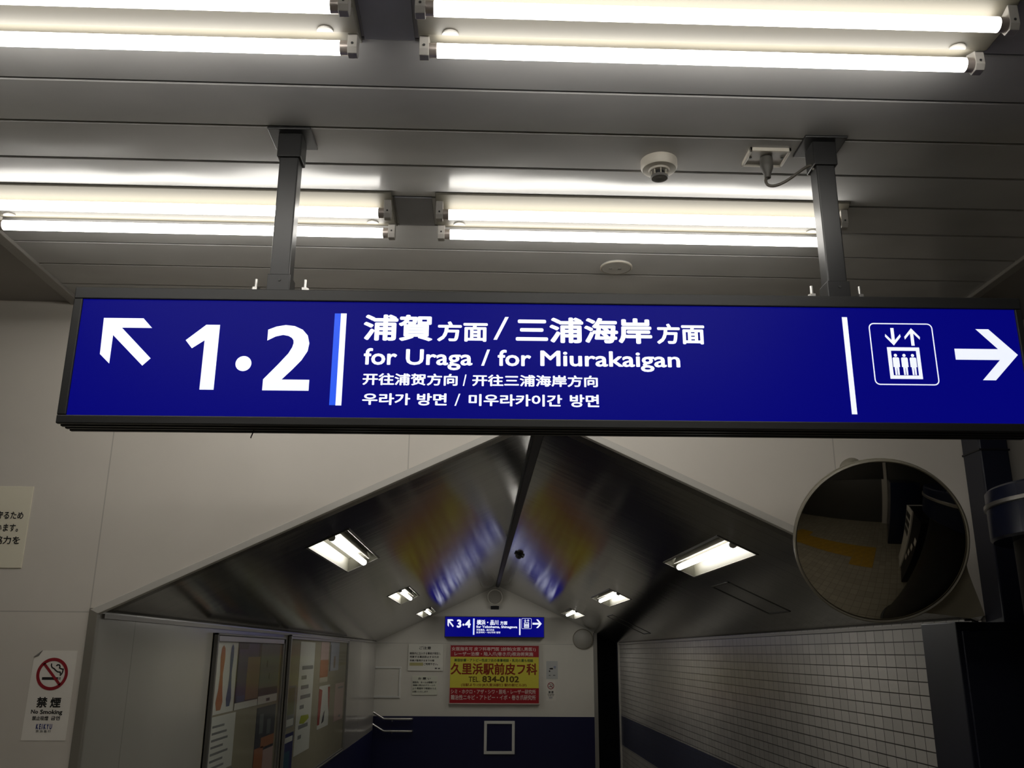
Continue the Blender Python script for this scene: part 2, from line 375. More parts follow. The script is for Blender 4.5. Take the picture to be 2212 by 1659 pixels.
# pale edging round the opening
ed = MB(); tw = .026
def edge(p, q, inward):
    a, b = Vector((p[0], 0, p[1])), Vector((q[0], 0, q[1])); i = Vector((inward[0], 0, inward[1]))
    return a, b, b+i, a+i
struct('trim_11', MB().box(XL-.024, XL+.006, YN-.009, YN+.02, 0, ZE+E+.012), ink('taupe_trim', (.20, .185, .155)), .002)
ed.prism([(XL-.022, 0, ZE+E+.006), (XM, 0, ZA+E+.024), (XM, 0, ZA+E-.004), (XL+.008, 0, ZE+E-.008)], (0, YN-.010, 0), (0, YN+.02, 0))
ed.prism([(XR+.01, 0, ZE+E+.016), (XM, 0, ZA+E+.024), (XM, 0, ZA+E-.004), (XR-.008, 0, ZE+E-.008)], (0, YN-.010, 0), (0, YN+.02, 0))
struct('trim_3', ed, K['trim_light'], .002)
struct('wall_left', MB().box(-3.52, -3.4, -3.2, YN+.1, 0, top), K['front'])
struct('wall_right', MB().box(3.4, 3.52, -3.2, YN+.1, 0, top), K['back'])
struct('wall_back', MB().box(-3.52, 3.52, -1.62, -1.5, 0, top), K['back'])
# passage
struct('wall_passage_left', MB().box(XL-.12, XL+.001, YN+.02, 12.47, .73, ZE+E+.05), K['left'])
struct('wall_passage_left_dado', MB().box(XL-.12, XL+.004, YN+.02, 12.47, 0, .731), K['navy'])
struct('wall_passage_right', MB().box(XR, XR+.1, YN+.02, 12.36, 0, ZE+E+.05), K['tile'])
struct('trim_4', MB().box(XR-.012, XR+.1, 12.36, 12.44, 0, ZE+E+.03), K['trim_light'])
struct('trim_5', MB().box(XR-.012, XR+.1, 12.44, 12.58, .0, ZE+E+.03), K['navy_dark'])
ew = MB().prism([(-2.6, 0, .889), (1.53, 0, .889), (1.53, 0, E+.272), (XM, 0, ZA+E+.02), (XL, 0, ZE+E+.02), (-2.6, 0, ZE+E+.02)], (0, YF, 0), (0, YF+.1, 0))
struct('wall_passage_end', ew, K['end'])
struct('wall_passage_end_dado', MB().box(-2.6, 1.53, YF-.004, YF+.1, 0, .889), K['navy'])
struct('trim_6', MB().box(1.515, 1.565, YF-.02, YF+.1, 0, E+.262), K['trim'])
struct('wall_passage_recess', MB().box(1.4, 3.2, 13.7, 13.8, 0, E+.5).box(1.45, 1.53, YF+.1, 13.7, 0, E+.3).box(3.1, 3.2, 12.3, 13.7, 0, E+.5), K['navy_dark'])
struct('ceiling_passage_recess', MB().box(1.5, 3.2, YF, 13.8, E+.32, E+.36).box(XR+.1, 3.2, 12.3, YF, E+.2, E+.24), K['black'])
for side in 'LR':
    ys = [YN+.015]; 
    for a in DOWN[side]: ys += [a, a+DL]
    ys += [YF]; ss = [0, DS0, DS1, LEN[side]]; rb = MB()
    for i in range(len(ys)-1):
        for j in range(3):
            if j == 1 and i % 2 == 1: continue
            q = [roofpt(side, ys[a], ss[b]) for a, b in ((i, j), (i+1, j), (i+1, j+1), (i, j+1))]; q2 = [roofpt(side, ys[a], ss[b], .012) for a, b in ((i, j), (i+1, j), (i+1, j+1), (i, j+1))]
            rb.add(q+q2, [(0,1,2,3),(7,6,5,4),(0,4,5,1),(1,5,6,2),(2,6,7,3),(3,7,4,0)])
    struct('ceiling_passage_'+('left' if side == 'L' else 'right'), rb, K['roof'])
    struct('ceiling_passage_cover_'+('left' if side == 'L' else 'right'),
           MB().quad(*[roofpt(side, a, b, .16) for a, b in ((YN+.02, -.2), (13.0, -.2), (13.0, LEN[side]+.1), (YN+.02, LEN[side]+.1))]), K['black'])
struct('trim_7', MB().box(XM-.017, XM+.017, YN+.02, YF, ZA+E-.022, ZA+E-.002), K['ridge'])
struct('trim_8', MB().box(XL-.001, XL+.010, YN+.05, 12.46, ZE+E-.022, ZE+E-.006), K['trim'])
struct('trim_9', MB().box(XR-.010, XR+.001, YN+.05, 12.36, ZE+E-.020, ZE+E-.006), K['trim'])

# ================================================================== CEILING LIGHTS
TL, TX0, TG = 1.165, -.1143, .2069
def fixture(xa, yc, label):
    """twin batten: body centred on yc, lit tube from xa to xa+TL"""
    t = thing('ceiling_light', label, 'ceiling light', (xa, yc, ZC+E), group='twin tube battens on the hall ceiling')
    b = MB(); m = .039
    prof = [(-.109, 0), (-.109, -.006), (-.040, -.031), (.040, -.031), (.109, -.006), (.109, 0)]
    b.prism([(0, a, h) for a, h in prof], (-m, 0, 0), (TL+m, 0, 0)); b.build('housing', K['white'], t, .002)
    for sy in (-1, 1):
        yy = sy*.067; zz = -.0508
        tb = MB().tube([(0, yy, zz), (TL, yy, zz)], .0155, 20).build('tube', K['tube'], t, smooth=60)
        for x0, x1 in ((-.018, .0008), (TL-.0008, TL+.018)):
            MB().tube([(x0, yy, zz), (x1, yy, zz)], .0158, 20).build('end_cap', K['cap'], tb, smooth=60)
        for x0, x1 in ((-.037, -.016), (TL+.016, TL+.037)):
            so = MB().prism([(0, yy-.017, -.012), (0, yy-.017, -.058), (0, yy-.010, -.070), (0, yy+.010, -.070), (0, yy+.017, -.058), (0, yy+.017, -.012)], (x0, 0, 0), (x1, 0, 0)).build('socket', K['socket'], t, .0015)
            xx = (x0+x1)/2
            MB().lathe([(.0, 0), (.0028, 0), (.0028, .001), (0, .001)], (xx, yy-.0177, -.05), (0, -1, 0), 12).build('screw_hole', K['dark'], so)
    for xx in (.03, TL-.03):
        pr = [(-.018*math.cos(math.pi*q/10), -.017*math.sin(math.pi*q/10)) for q in range(11)]
        MB().prism([(xx+a, .037+c, -.031) for a, c in pr], (0, 0, 0), (0, 0, -.003)).build('spring_tab', K['socket'], t)
    return t
fixture(TX0, 2.526, 'twin tube batten in the second row, right of the gap')
fixture(TX0-TG-TL, 2.526, 'twin tube batten in the second row, left of the gap')
fixture(TX0, .718, 'unseen twin tube batten added to light the front wall, right of the gap')  # this and the next: unseen battens added to brighten the front wall
fixture(TX0-TG-TL, .718, 'unseen twin tube batten added to light the front wall, left of the gap')
fixture(TX0, 1.622, 'twin tube batten in the overhead front row, right of the gap')
fixture(TX0-TG-TL, 1.622, 'twin tube batten in the overhead front row, left of the gap')
for yc, lab in ((2.5415, 'flat grey ceiling cover plate between the two battens of the second row'), (1.629, 'flat grey ceiling cover plate between the two battens of the overhead front row')):
    tag(MB().box(-.056, .056, -.092, .092, -.0035, .003).build('cover_plate', K['plate'], None, .001, loc=(-.2205, yc, ZC+E)), lab, 'cover plate', 'cover plates between the battens')

# ================================================================== CEILING FITTINGS
d = thing('smoke_detector', 'round cream smoke detector with a ribbed sensor, on the ceiling beside the cable outlet', 'smoke detector', (.472, 2.212, ZC+E))
MB().lathe([(.0, .0), (.050, 0), (.050, -.020), (.046, -.027), (.040, -.028), (.0, -.028)], seg=48).build('base', K['beige'], d, smooth=40)
MB().lathe([(.030, -.026), (.027, -.033), (.0, -.033)], seg=40).build('collar', K['beige'], d, smooth=40)
MB().lathe([(.014, -.03), (.014, -.050), (.0, -.050)], seg=24).build('sensor_core', K['dark'], d, smooth=40)
cg = MB()
for k in range(8):
    a = 2*math.pi*k/8; cg.tube([(.022*math.cos(a), .022*math.sin(a), -.031), (.0215*math.cos(a), .0215*math.sin(a), -.049)], .0018, 6)
cg.build('cage', K['beige'], d)
MB().lathe([(.0235, -.047), (.0245, -.050), (.022, -.054), (.012, -.0545), (0, -.053)], seg=32).build('cap', K['grey_plastic'], d, smooth=50)
d = thing('ceiling_disc', 'flat round blank cover on the ceiling just above the large sign', 'cover disc', (.457, 2.925, ZC+E))
MB().lathe([(0, .001), (.055, .001), (.055, -.005), (.050, -.008), (.0, -.008)], seg=48).build('plate', K['blank'], d, smooth=30)
MB().lathe([(.052, -.004), (.0565, -.004), (.0565, -.007), (.052, -.0085)], seg=48).build('rim', K['beige'], d, smooth=40)
for sx in (-.02, .012): MB().box(sx-.006, sx+.006, -.004, .004, -.0095, -.008).build('embossed_mark', K['grey_plastic'], d)
o_ = thing('cable_outlet', 'rectangular metal outlet plate on the ceiling, left of the right sign pole', 'outlet', (.758, 2.172, ZC+E))
pl = MB()
for a in ((-.056, .056, -.043, -.036), (-.056, .056, .036, .043), (-.056, -.049, -.043, .043), (.049, .056, -.043, .043)): pl.box(*a, -.010, .002)
pl.build('raised_rim', K['beige'], o_, .001)
MB().box(-.052, .052, -.040, .040, -.006, .003).build('plate', K['blank'], o_)
for sx in (-.043, .043): MB().lathe([(0, 0), (.0035, 0), (.0035, -.002), (0, -.002)], (sx, 0, -.006), seg=12).build('screw', K['dark'], o_)

# ================================================================== THE MAIN SIGN
SC = .9881; YS = 2.105*SC
sg = thing('station_sign', 'large lit blue hanging sign pointing to platforms 1 and 2 and the lift', 'sign', (0, YS, E), (0, -.0022, -.013))
k = SC; UL, UR, WB, WT = -1.0105*k, 1.3475*k, .5155*k, .8625*k; IL, IR, IB, IT = -.9889*k, 1.3306*k, .5365*k, .8320*k
DEP = .088
fb = MB()
fb.box(UL, UR, 0, .012, IT, WT).box(UL, UR, 0, .012, WB, IB).box(UL, IL, 0, .012, IB, IT).box(IR, UR, 0, .012, IB, IT)
fb.build('front_frame', K['frame'], sg, .0025)
hb = MB().box(UL+.002, UR-.002, .012, DEP, WB+.002, WT-.003)
for yy in (.022, .046, .070): hb.box(UL+.002, UR-.002, yy, yy+.012, WB-.001, WB+.004)
hb.build('housing', K['frame'], sg, .001)
MB().box(IL-.002, IR+.002, .005, .0115, IB-.002, IT+.002).build('face', K['face'], sg)
FZ = fr_y(.0038); Q = lambda b: tuple(a*k for a in b)
pk = lambda pts: [(a*k, b*k) for a, b in pts]
F = Flat()
AR = [(-.9325, .7828), (-.8358, .7828), (-.8123, .7578), (-.8855, .7578), (-.8068, .6798), (-.8247, .6610), (-.9045, .7385), (-.9045, .6655), (-.9300, .6895)]
F.poly(pk(AR)); F.build('diagonal_arrow', K['glyph'], sg, FZ)
F = Flat(); n1 = lambda p: ((-.7275+p[0]*.0797)*k, (.6022+p[1]*.1657)*k); F.poly([n1(p) for p in D1]); F.disc(-.5823*k, .669*k, .0192*k, 40)
n2 = lambda p: ((-.5318+p[0]*.1112)*k, (.6020+p[1]*.1675)*k)
for q in D2quads(): F.poly([n2(p) for p in q])
F.build('platform_numbers', K['glyph'], sg, FZ)
Flat().rect(*Q((-.3692, .5668, -.3541, .8013))).build('blue_divider', K['bluebar'], sg, FZ)
Flat().rect(*Q((-.3541, .5662, -.3400, .8015))).build('white_divider', K['glyph'], sg, FZ)
F = Flat(); B = .032
F.text('浦賀', Q((-.2969, .7312, -.1265, .8000)), B).text('方面', Q((-.1155, .7313, .0086, .7839)), B)
F.poly(pk([(.0227, .7372), (.0315, .7372), (.0603, .7972), (.0515, .7972)]))
F.text('三浦海岸', Q((.0777, .7303, .4148, .7976)), B).text('方面', Q((.4263, .7307, .5451, .7845)), B)
F.build('japanese_lettering', K['glyph'], sg, FZ)
F = Flat(); B = .021
F.text('for', Q((-.2925, .6690, -.2114, .7122)), B).text('Uraga', Q((-.1902, .6574, -.0275, .7105)), B)
F.poly(pk([(-.0064, .6698), (.0005, .6698), (.0148, .7116), (.0079, .7116)]))
F.text('for', Q((.0337, .6693, .1157, .7115)), B).text('Miurakaigan', Q((.1379, .6581, .4810, .7105)), B)
F.build('english_lettering', K['glyph'], sg, FZ)
F = Flat(); B = .028
F.text('开往浦贺方向', Q((-.2924, .6179, -.0628, .6483)), B).text('开往三浦海岸方向', Q((-.0274, .6179, .2776, .6475)), B)
F.poly(pk([(-.0502, .6181), (-.0470, .6181), (-.0414, .6470), (-.0446, .6470)])); F.build('chinese_lettering', K['glyph'], sg, FZ)
F = Flat()
F.text('우라가', Q((-.2907, .5683, -.1758, .5978)), B).text('방면', Q((-.1597, .5680, -.0879, .5988)), B)
F.poly(pk([(-.0692, .5681), (-.0655, .5681), (-.0554, .5985), (-.0591, .5985)]))
F.text('미우라카이간', Q((-.0352, .5682, .1903, .5980)), B).text('방면', Q((.2088, .5674, .2796, .5993)), B); F.build('korean_lettering', K['glyph'], sg, FZ)
Flat().rect(*Q((.8920, .5565, .9052, .8070))).build('right_divider', K['glyph'], sg, FZ)
lift_icon(*Q((.9582, .6328, 1.1155, .7910))).build('lift_pictogram', K['glyph'], sg, FZ)
F = Flat(); F.poly(pk([(1.1650, .7270), (1.2745, .7270), (1.2250, .7792), (1.2575, .7792), (1.3220, .7125), (1.2575, .6461), (1.2250, .6461), (1.2750, .6985), (1.1650, .6985)]))
F.build('right_arrow', K['glyph'], sg, FZ)
# hanging poles
yp = .046; ZT = ZC
for xp in (-.512, .888):
    zt = WT-.004
    p = MB().box(xp-.0245, xp+.0245, yp-.0245, yp+.0245, zt, ZT-.002).build('pole', K['pole'], sg, .003)
    MB().box(xp-.031, xp+.031, yp-.031, yp+.031, ZT-.075, ZT-.006).build('collar', K['pole'], p, .003)
    MB().box(xp-.056, xp+.056, yp-.052, yp+.052, ZT-.008, ZT).build('ceiling_flange', K['pole'], p, .002)
    MB().box(xp-.0285, xp+.0285, yp-.0285, yp+.0285, zt, zt+.052).build('foot_sleeve', K['pole'], p, .002)
    MB().lathe([(0, 0), (.0035, 0), (.0035, .0015), (0, .0015)], (xp+.002, yp-.0285, zt+.036), (0, -1, 0), 12).build('rivet', K['dark'], p)
    MB().box(xp-.078, xp+.078, yp-.024, yp+.024, zt, zt+.008).build('foot_plate', K['pole'], p, .001)
    for sx in (-.061, .061):
        MB().tube([(xp+sx, yp-.005, zt+.006), (xp+sx, yp-.005, zt+.046)], .0040, 10).build('threaded_bolt', K['steel'], p)
        MB().lathe([(0, 0), (.0105, 0), (.0105, .009), (0, .009)], (xp+sx, yp-.005, zt+.014), (0, 0, 1), 6).build('nut', K['steel'], p)
# power cord from the ceiling outlet to the pole (local coordinates of the sign)
cx, cy = .758+.001, 2.172-YS+.008
pc = MB()
def bez(p, n=24):
    out = []
    for i in range(n+1):
        t = i/n; pts = [Vector(q) for q in p]
        while len(pts) > 1: pts = [a.lerp(b, t) for a, b in zip(pts, pts[1:])]
        out.append(pts[0])
    return out
path = bez([(cx, cy, ZT-.062), (cx-.030, cy-.005, ZT-.108), (cx+.030, cy-.01, ZT-.128), (cx+.070, cy-.01, ZT-.062), (cx+.105, yp-.02, ZT-.042), (.888-.026, yp-.008, ZT-.080)])
pco = pc.tube(path, .0042, 10).build('power_cord', ink('brown_cable', (.10, .09, .075)), sg, smooth=60)
MB().lathe([(0, -.004), (.0165, -.004), (.0175, -.030), (.0165, -.042), (.009, -.060), (.0085, -.070), (0, -.070)], (cx, cy, ZT), seg=24).build('plug', ink('plug_grey', (.10, .095, .085)), pco, smooth=40)
xn = -.567*SC*.98
MB().tube(bez([(xn, .05, WB+.002), (xn-.002, .05, WB-.012), (xn-.004, .045, WB-.016), (xn-.003, .04, WB-.022)], 8), .0015, 6).build('loose_wire', K['dark'], sg)

# ================================================================== NOTICES ON THE FRONT WALL
nb = thing('notice_board', 'ivory notice board with black writing, cut by the left edge, on the front wall', 'notice', (-1.86, YN, E+.426))
MB().box(-.22, .214, -.005, 0, -.147, .148).build('board', K['notice'], nb, .0015)
def nf(px, py): p = on(px, py, 'Y', YN); return p.x+1.86, p.z-.426
def nbox(x0, x1, y0, y1): a = nf(x0, (y0+y1)/2); b = nf(x1, (y0+y1)/2); return (a[0], nf(x0, y1)[1], b[0], nf(x0, y0)[1])
F = Flat(); B = .02
F.text('守るため', nbox(-5.5, 52.5, 1104.5, 1121.5), B).text('います。', nbox(-7, 41.5, 1132, 1148.5), B).text('協力を', nbox(-11.5, 44.8, 1158, 1175.5), B).text('い', nbox(-14, 1.8, 1072, 1083), B)
F.build('lettering', K['ink'], nb, fr_y(-.0062))

def smoke_ban(name, label, x, y, z, wd, ht, cut=True, group=None):
    """white no smoking sticker; local u in 0..1 across, v 0..1 up"""
    t = thing(name, label, 'sticker', (x, y, z), group=group); q = lambda u, v: ((u-.5)*wd, (v-.5)*ht)
    pts = [q(0, 0), q(1, 0), q(1, 1), q(.20, 1), q(.02, .925)] if cut else [q(0, 0), q(1, 0), q(1, 1), q(0, 1)]
    MB().prism([(a, 0, b) for a, b in pts], (0, -.0016, 0), (0, 0, 0)).build('sheet', K['sticker'], t)
    if cut: MB().prism([(*[q(.02, .925)[0]], 0, q(.02, .925)[1]), (q(.20, 1)[0], 0, q(.20, 1)[1]), (q(.13, .945)[0], 0, q(.13, .945)[1])], (0, -.0060, 0), (0, -.0016, 0)).build('peeled_corner', K['grey_ink'], t)
    f1 = fr_y(-.0021); f2 = fr_y(-.0026)
    c = q(.495, .735); R = .353*wd
    F = Flat(); q2 = lambda u, v: (c[0]+u*R, c[1]+v*R)
    F.poly([q2(-.62, -.20), q2(.42, -.20), q2(.42, -.37), q2(-.62, -.37)]); F.rect(*q2(.46, -.37), *q2(.50, -.20)); F.rect(*q2(.54, -.37), *q2(.58, -.20))
    F.strip([q2(*p) for p in ((-.13, .66), (-.13, .52), (-.06, .40), (.08, .33), (.20, .22), (.34, .13), (.50, .12), (.53, .02), (.55, -.12))], .085*R)
    F.strip([q2(*p) for p in ((.20, .50), (.27, .58), (.38, .57), (.44, .48), (.42, .38), (.55, .32), (.67, .30), (.66, .15), (.60, -.04))], .085*R)
    F.build('cigarette_mark', K['ink'], t, f1)
    F = Flat(); F.ring(*c, R*.92, .20*R, 48); F.strip([q2(-.62, .66), q2(.60, -.68)], .17*R); F.build('red_ban_ring', K['red'], t, f2)
    F = Flat(); F.text('禁', (*q(.235, .360), *q(.475, .478)), .03); F.text('煙', (*q(.545, .360), *q(.785, .475)), .03)
    F.text('No', (*q(.140, .293), *q(.300, .338)), .028).text('Smoking', (*q(.345, .275), *q(.850, .338)), .028); F.text('禁止吸煙', (*q(.185, .220), *q(.55, .268)), .015); F.text('금연', (*q(.61, .222), *q(.81, .268)), .015)
    F.build('black_lettering', K['ink'], t, f1)
    F = Flat(); F.text('K E I K Y U', (*q(.30, .122), *q(.66, .182)), .05); F.build('blue_lettering', K['navy_ink'], t, f1)
    F = Flat(); F.text('京 浜 急 行', (*q(.31, .088), *q(.65, .116)), .02); F.build('grey_lettering', K['grey_ink'], t, f1)
    return t
a = on(80, 1405, 'Y', YN); b = on(143, 1600, 'Y', YN); a2 = on(166, 1407, 'Y', YN); b2 = on(43, 1598, 'Y', YN)
xa, xb = (a.x-.006+b2.x)/2, (a2.x+b.x)/2
smoke_ban('no_smoking_sticker', 'large white no smoking sticker with a peeled corner, on the front wall beside the opening', (xa+xb)/2, YN, E+(a.z+b.z)/2, xb-xa, a.z-b.z)

# ================================================================== PASSAGE DOWNLIGHTS
def downlight(side, y0, label):
    P = roofpt(side, y0+DL/2, (DS0+DS1)/2)
    t = thing('recessed_light', label, 'recessed light', P, group='recessed lights in the passage roof')
    L = lambda y, s, d: roofpt(side, y, s, d)-P
    W = DS1-DS0; y1 = y0+DL; r = MB(); dp = .055; e = .0015
    a = [L(y0+e, DS0+e, 0), L(y1-e, DS0+e, 0), L(y1-e, DS1-e, 0), L(y0+e, DS1-e, 0)]; i_ = .035
    c = [L(y0+i_, DS0+i_, dp), L(y1-i_, DS0+i_, dp), L(y1-i_, DS1-i_, dp), L(y0+i_, DS1-i_, dp)]
    r.add(a+c, [(0,1,5,4),(1,2,6,5),(2,3,7,6),(3,0,4,7),(4,5,6,7)]); r.build('reflector', K['reflector'], t)
    fr = MB(); f_ = .008
    for s0, s1, ya, yb in ((DS0-f_, DS0+e, y0-f_, y1+f_), (DS1-e, DS1+f_, y0-f_, y1+f_), (DS0, DS1, y0-f_, y0+e), (DS0, DS1, y1-e, y1+f_)):
        lo = [L(ya, s0, -.003), L(yb, s0, -.003), L(yb, s1, -.003), L(ya, s1, -.003)]; hi = [L(ya, s0, .001), L(yb, s0, .001), L(yb, s1, .001), L(ya, s1, .001)]
        fr.add(lo+hi, [(0,1,2,3),(7,6,5,4),(0,4,5,1),(1,5,6,2),(2,6,7,3),(3,7,4,0)])
    fr.build('frame', K['alu_dark'], t)
    m = (DS0+DS1)/2+.012
    MB().tube([L(y0+.05, m, .004), L(y1-.05, m, .004)], .0155, 16).build('tube', K['tube_down'], t, smooth=60)
    for ya, yb in ((y0+.028, y0+.05), (y1-.05, y1-.028)):
        MB().tube([L(ya, m, .004), L(yb, m, .004)], .0165, 12).build('socket', K['socket'], t, smooth=60)
    q = MB(); lo = [L(y0+.04, m+.030, .010), L(y1-.04, m+.030, .010), L(y1-.04, m+.036, .010), L(y0+.04, m+.036, .010)]; hi = [L(y0+.04, m+.030, .06), L(y1-.04, m+.030, .06), L(y1-.04, m+.036, .06), L(y0+.04, m+.036, .06)]
    q.add(lo+hi, [(0,1,2,3),(7,6,5,4),(0,4,5,1),(1,5,6,2),(2,6,7,3),(3,7,4,0)]); q.build('louvre_bar', K['socket'], t)
for side, sn in (('L', 'left'), ('R', 'right')):
    for y0, w_ in zip(DOWN[side], ('the largest and nearest', 'the middle one', 'the smallest, by the far gable')):
        downlight(side, y0, 'recessed light in the %s roof slope, %s' % (sn, w_))
for y0, y1, s0, s1, lab in ((4.89, 5.25, .21, .57, 'thin dark outline of an access hatch in the right roof slope, the nearer of two'), (9.29, 9.68, .15, .57, 'thin dark outline of an access hatch in the right roof slope, the farther of two')):
    P = roofpt('R', (y0+y1)/2, (s0+s1)/2); t = MB(); wd = .009
    for a in ((y0, y1, s0, s0+wd), (y0, y1, s1-wd, s1), (y0, y0+wd, s0, s1), (y1-wd, y1, s0, s1)):
        cs = ((a[0], a[2]), (a[1], a[2]), (a[1], a[3]), (a[0], a[3])); lo = [roofpt('R', yy, s_, -.003)-P for yy, s_ in cs]; hi = [roofpt('R', yy, s_, .001)-P for yy, s_ in cs]
        t.add(lo+hi, [(0,1,2,3),(7,6,5,4),(0,4,5,1),(1,5,6,2),(2,6,7,3),(3,7,4,0)])
    tag(t.build('access_hatch', ink('hatch_line', (.045, .045, .042)), None, loc=P), lab, 'hatch', 'hatches in the right roof slope')
P = roofpt('R', 7.976, 1.651); nrm = (roofpt('R', 7.976, 1.651, -1)-P)
t = thing('ceiling_sensor', 'small black round sensor near the ridge of the passage roof', 'sensor', P)
MB().lathe([(0, -.001), (.045, -.001), (.045, .012), (.040, .018), (0, .018)], (0, 0, 0), nrm, 32).build('base', K['black'], t, smooth=40)
MB().lathe([(.030, .017), (.024, .034), (.010, .042), (0, .043)], (0, 0, 0), nrm, 32).build('dome', K['dark'], t, smooth=60)

# ================================================================== FAR WALL
yw = YF
fs = thing('station_sign', 'small lit blue sign for platforms 3 and 4 on the far gable wall', 'sign', (0, yw-.16, E))
a = on(961, 1331, 'Y', yw-.16); b = on(1176, 1378.5, 'Y', yw-.16)
MB().box(a.x, b.x, 0, .16, b.z, a.z).build('housing', K['frame'], fs, .004)
MB().box(a.x+.008, b.x-.008, -.003, .002, b.z+.012, a.z-.008).build('face', K['face'], fs)
def gx(cx, cy, ox=955, oy=1325, s=9.831): p = on(ox+cx/s, oy+cy/s, 'Y', yw-.16); return p.x, p.z
def gbox(x0, x1, y0, y1): p = gx(x0, y1); q = gx(x1, y0); return (p[0], p[1], q[0], q[1])
f1 = fr_y(-.005)
F = Flat(); bx = gbox(112, 252, 125, 292)
tu = lambda u, w: (bx[0]+(u+.9325)/(.9325-.8068)*(bx[2]-bx[0]), bx[1]+(w-.661)/(.7828-.661)*(bx[3]-bx[1]))
F.poly([tu(*p) for p in AR]); F.build('diagonal_arrow', K['glyph'], fs, f1)
F = Flat(); F.text('3', gbox(310, 412, 130, 305), .04).text('4', gbox(482, 610, 130, 305), .04); F.disc(*gx(452, 240), .014, 20); F.build('platform_numbers', K['glyph'], fs, f1)
Flat().rect(*gbox(643, 658, 110, 455)).build('blue_divider', K['bluebar'], fs, f1)
Flat().rect(*gbox(658, 690, 110, 455)).build('white_divider', K['glyph'], fs, f1)
F = Flat(); F.text('横浜・品川', gbox(735, 1195, 138, 245), .03).text('方面', gbox(1230, 1385, 165, 242), .03); F.build('japanese_lettering', K['glyph'], fs, f1)
F = Flat(); F.text('for Yokohama, Shinagawa', gbox(725, 1597, 262, 325), .03); F.build('english_lettering', K['glyph'], fs, f1)
F = Flat(); F.text('开往横滨、品川方向', gbox(730, 1105, 332, 370), .02); F.build('chinese_lettering', K['glyph'], fs, f1)
F = Flat(); F.text('요코하마・시나가와 방면', gbox(725, 1235, 385, 425), .02); F.build('korean_lettering', K['glyph'], fs, f1)
Flat().rect(*gbox(1635, 1665, 115, 460)).build('right_divider', K['glyph'], fs, f1)
lift_icon(*gbox(1690, 1895, 110, 325), 1.6).build('lift_pictogram', K['glyph'], fs, f1)
bx2 = gbox(1920, 2115, 130, 310)
F = Flat(); arrow_shape(F, lambda u, w: (bx2[0]+u*(bx2[2]-bx2[0]), bx2[1]+w*(bx2[3]-bx2[1]))); F.build('right_arrow', K['glyph'], fs, f1)

ad = thing('advertising_board', 'red and yellow clinic advertising board under the small blue sign', 'advertisement', (0, yw, E))
def hx(cx, cy): p = on(955+cx/10.055, 1385+cy/10.055, 'Y', yw); return p.x, p.z
def hbox(x0, x1, y0, y1): p = hx(x0, y1); q = hx(x1, y0); return (p[0], p[1], q[0], q[1])
o4 = hbox(135, 2110, 75, 1365); i4 = hbox(160, 2095, 105, 1340)
fb = MB()
for r4 in ((o4[0], o4[2], i4[3], o4[3]), (o4[0], o4[2], o4[1], i4[1]), (o4[0], i4[0], i4[1], i4[3]), (i4[2], o4[2], i4[1], i4[3])): fb.box(r4[0], r4[1], -.05, 0, r4[2], r4[3])
fb.build('frame', ink('advert_frame', (.60, .52, .48)), ad, .003)
MB().box(i4[0], i4[2], -.040, 0, i4[1], i4[3]).build('panel', K['ad_red'], ad)
ya_ = hbox(160, 2095, 350, 1010)
MB().box(ya_[0], ya_[2], -.0412, -.039, ya_[1], ya_[3]).build('yellow_field', K['ad_yellow'], ad)
f1 = fr_y(-.0425)
F = Flat(); F.text('女医指名可 皮フ科専門医 2診制(女医1,男医1)', hbox(210, 2030, 135, 218), .02).text('レーザー治療・陥入爪(巻き爪)根治術実施', hbox(270, 1975, 240, 328), .02)
F.text('シミ・ホクロ・アザ・シワ・脱毛・レーザー研究所', hbox(190, 2030, 1050, 1140), .02).text('難治性ニキビ・アトピー・イボ・巻き爪研究所', hbox(190, 2030, 1170, 1270), .02); F.build('white_lettering', K['ad_white'], ad, f1)
F = Flat(); F.text('美容診療・アトピー性皮フ炎の食事相談・乳児の薬も相談', hbox(265, 1975, 388, 445), .02); F.build('green_lettering', K['ad_green'], ad, f1)
F = Flat(); F.text('久里浜駅前皮フ科', hbox(185, 2060, 482, 725), .028); F.build('clinic_name', K['ad_brown'], ad, f1)
F = Flat(); F.text('TEL', hbox(575, 795, 770, 882), .015).disc(*hx(818, 872), .006, 10).text('834-0102', hbox(870, 1668, 760, 890), .03); F.build('phone_number', K['ad_olive'], ad, f1)
F = Flat(); F.text('(当駅より1分 JR久里浜駅口 駅の前ビル2F)', hbox(410, 1830, 920, 988), .015); F.build('address_lettering', K['ad_brown'], ad, f1)

def jx(cx, cy): p = on(870+cx/12.76, 1380+cy/12.76, 'Y', yw); return p.x, p.z
def jbox(x0, x1, y0, y1): p = jx(x0, y1); q = jx(x1, y0); return (p[0], p[1], q[0], q[1])
nt = thing('notice_board', 'larger white notice with a yellow patch, upper left of the clinic advertisement', 'notice', (0, yw, E))
bb = jbox(135, 1130, 150, 878); MB().box(bb[0], bb[2], -.02, 0, bb[1], bb[3]).build('board', K['notice2'], nt, .002)
F = Flat(); B = .02
F.text('ご注意', jbox(455, 785, 212, 290), B)
for tx, b4 in (('線路内に立入する事故が発生し', (195, 1050, 370, 430)), ('列車する事故防止するため', (195, 1000, 470, 525)), ('係員が監視するまでの間', (195, 868, 570, 622)), ('ご利用下さい。', (580, 970, 662, 727)), ('駅 長', (885, 1035, 798, 832))): F.text(tx, jbox(*b4), B)
F.build('lettering', K['ink'], nt, fr_y(-.0215))
Flat().rect(*jbox(190, 565, 655, 738)).build('yellow_patch', ink('yellow_tape', (.55, .50, .22)), nt, fr_y(-.0212))
nt = thing('notice_board', 'smaller white notice below the larger one, left of the clinic advertisement', 'notice', (0, yw, E))
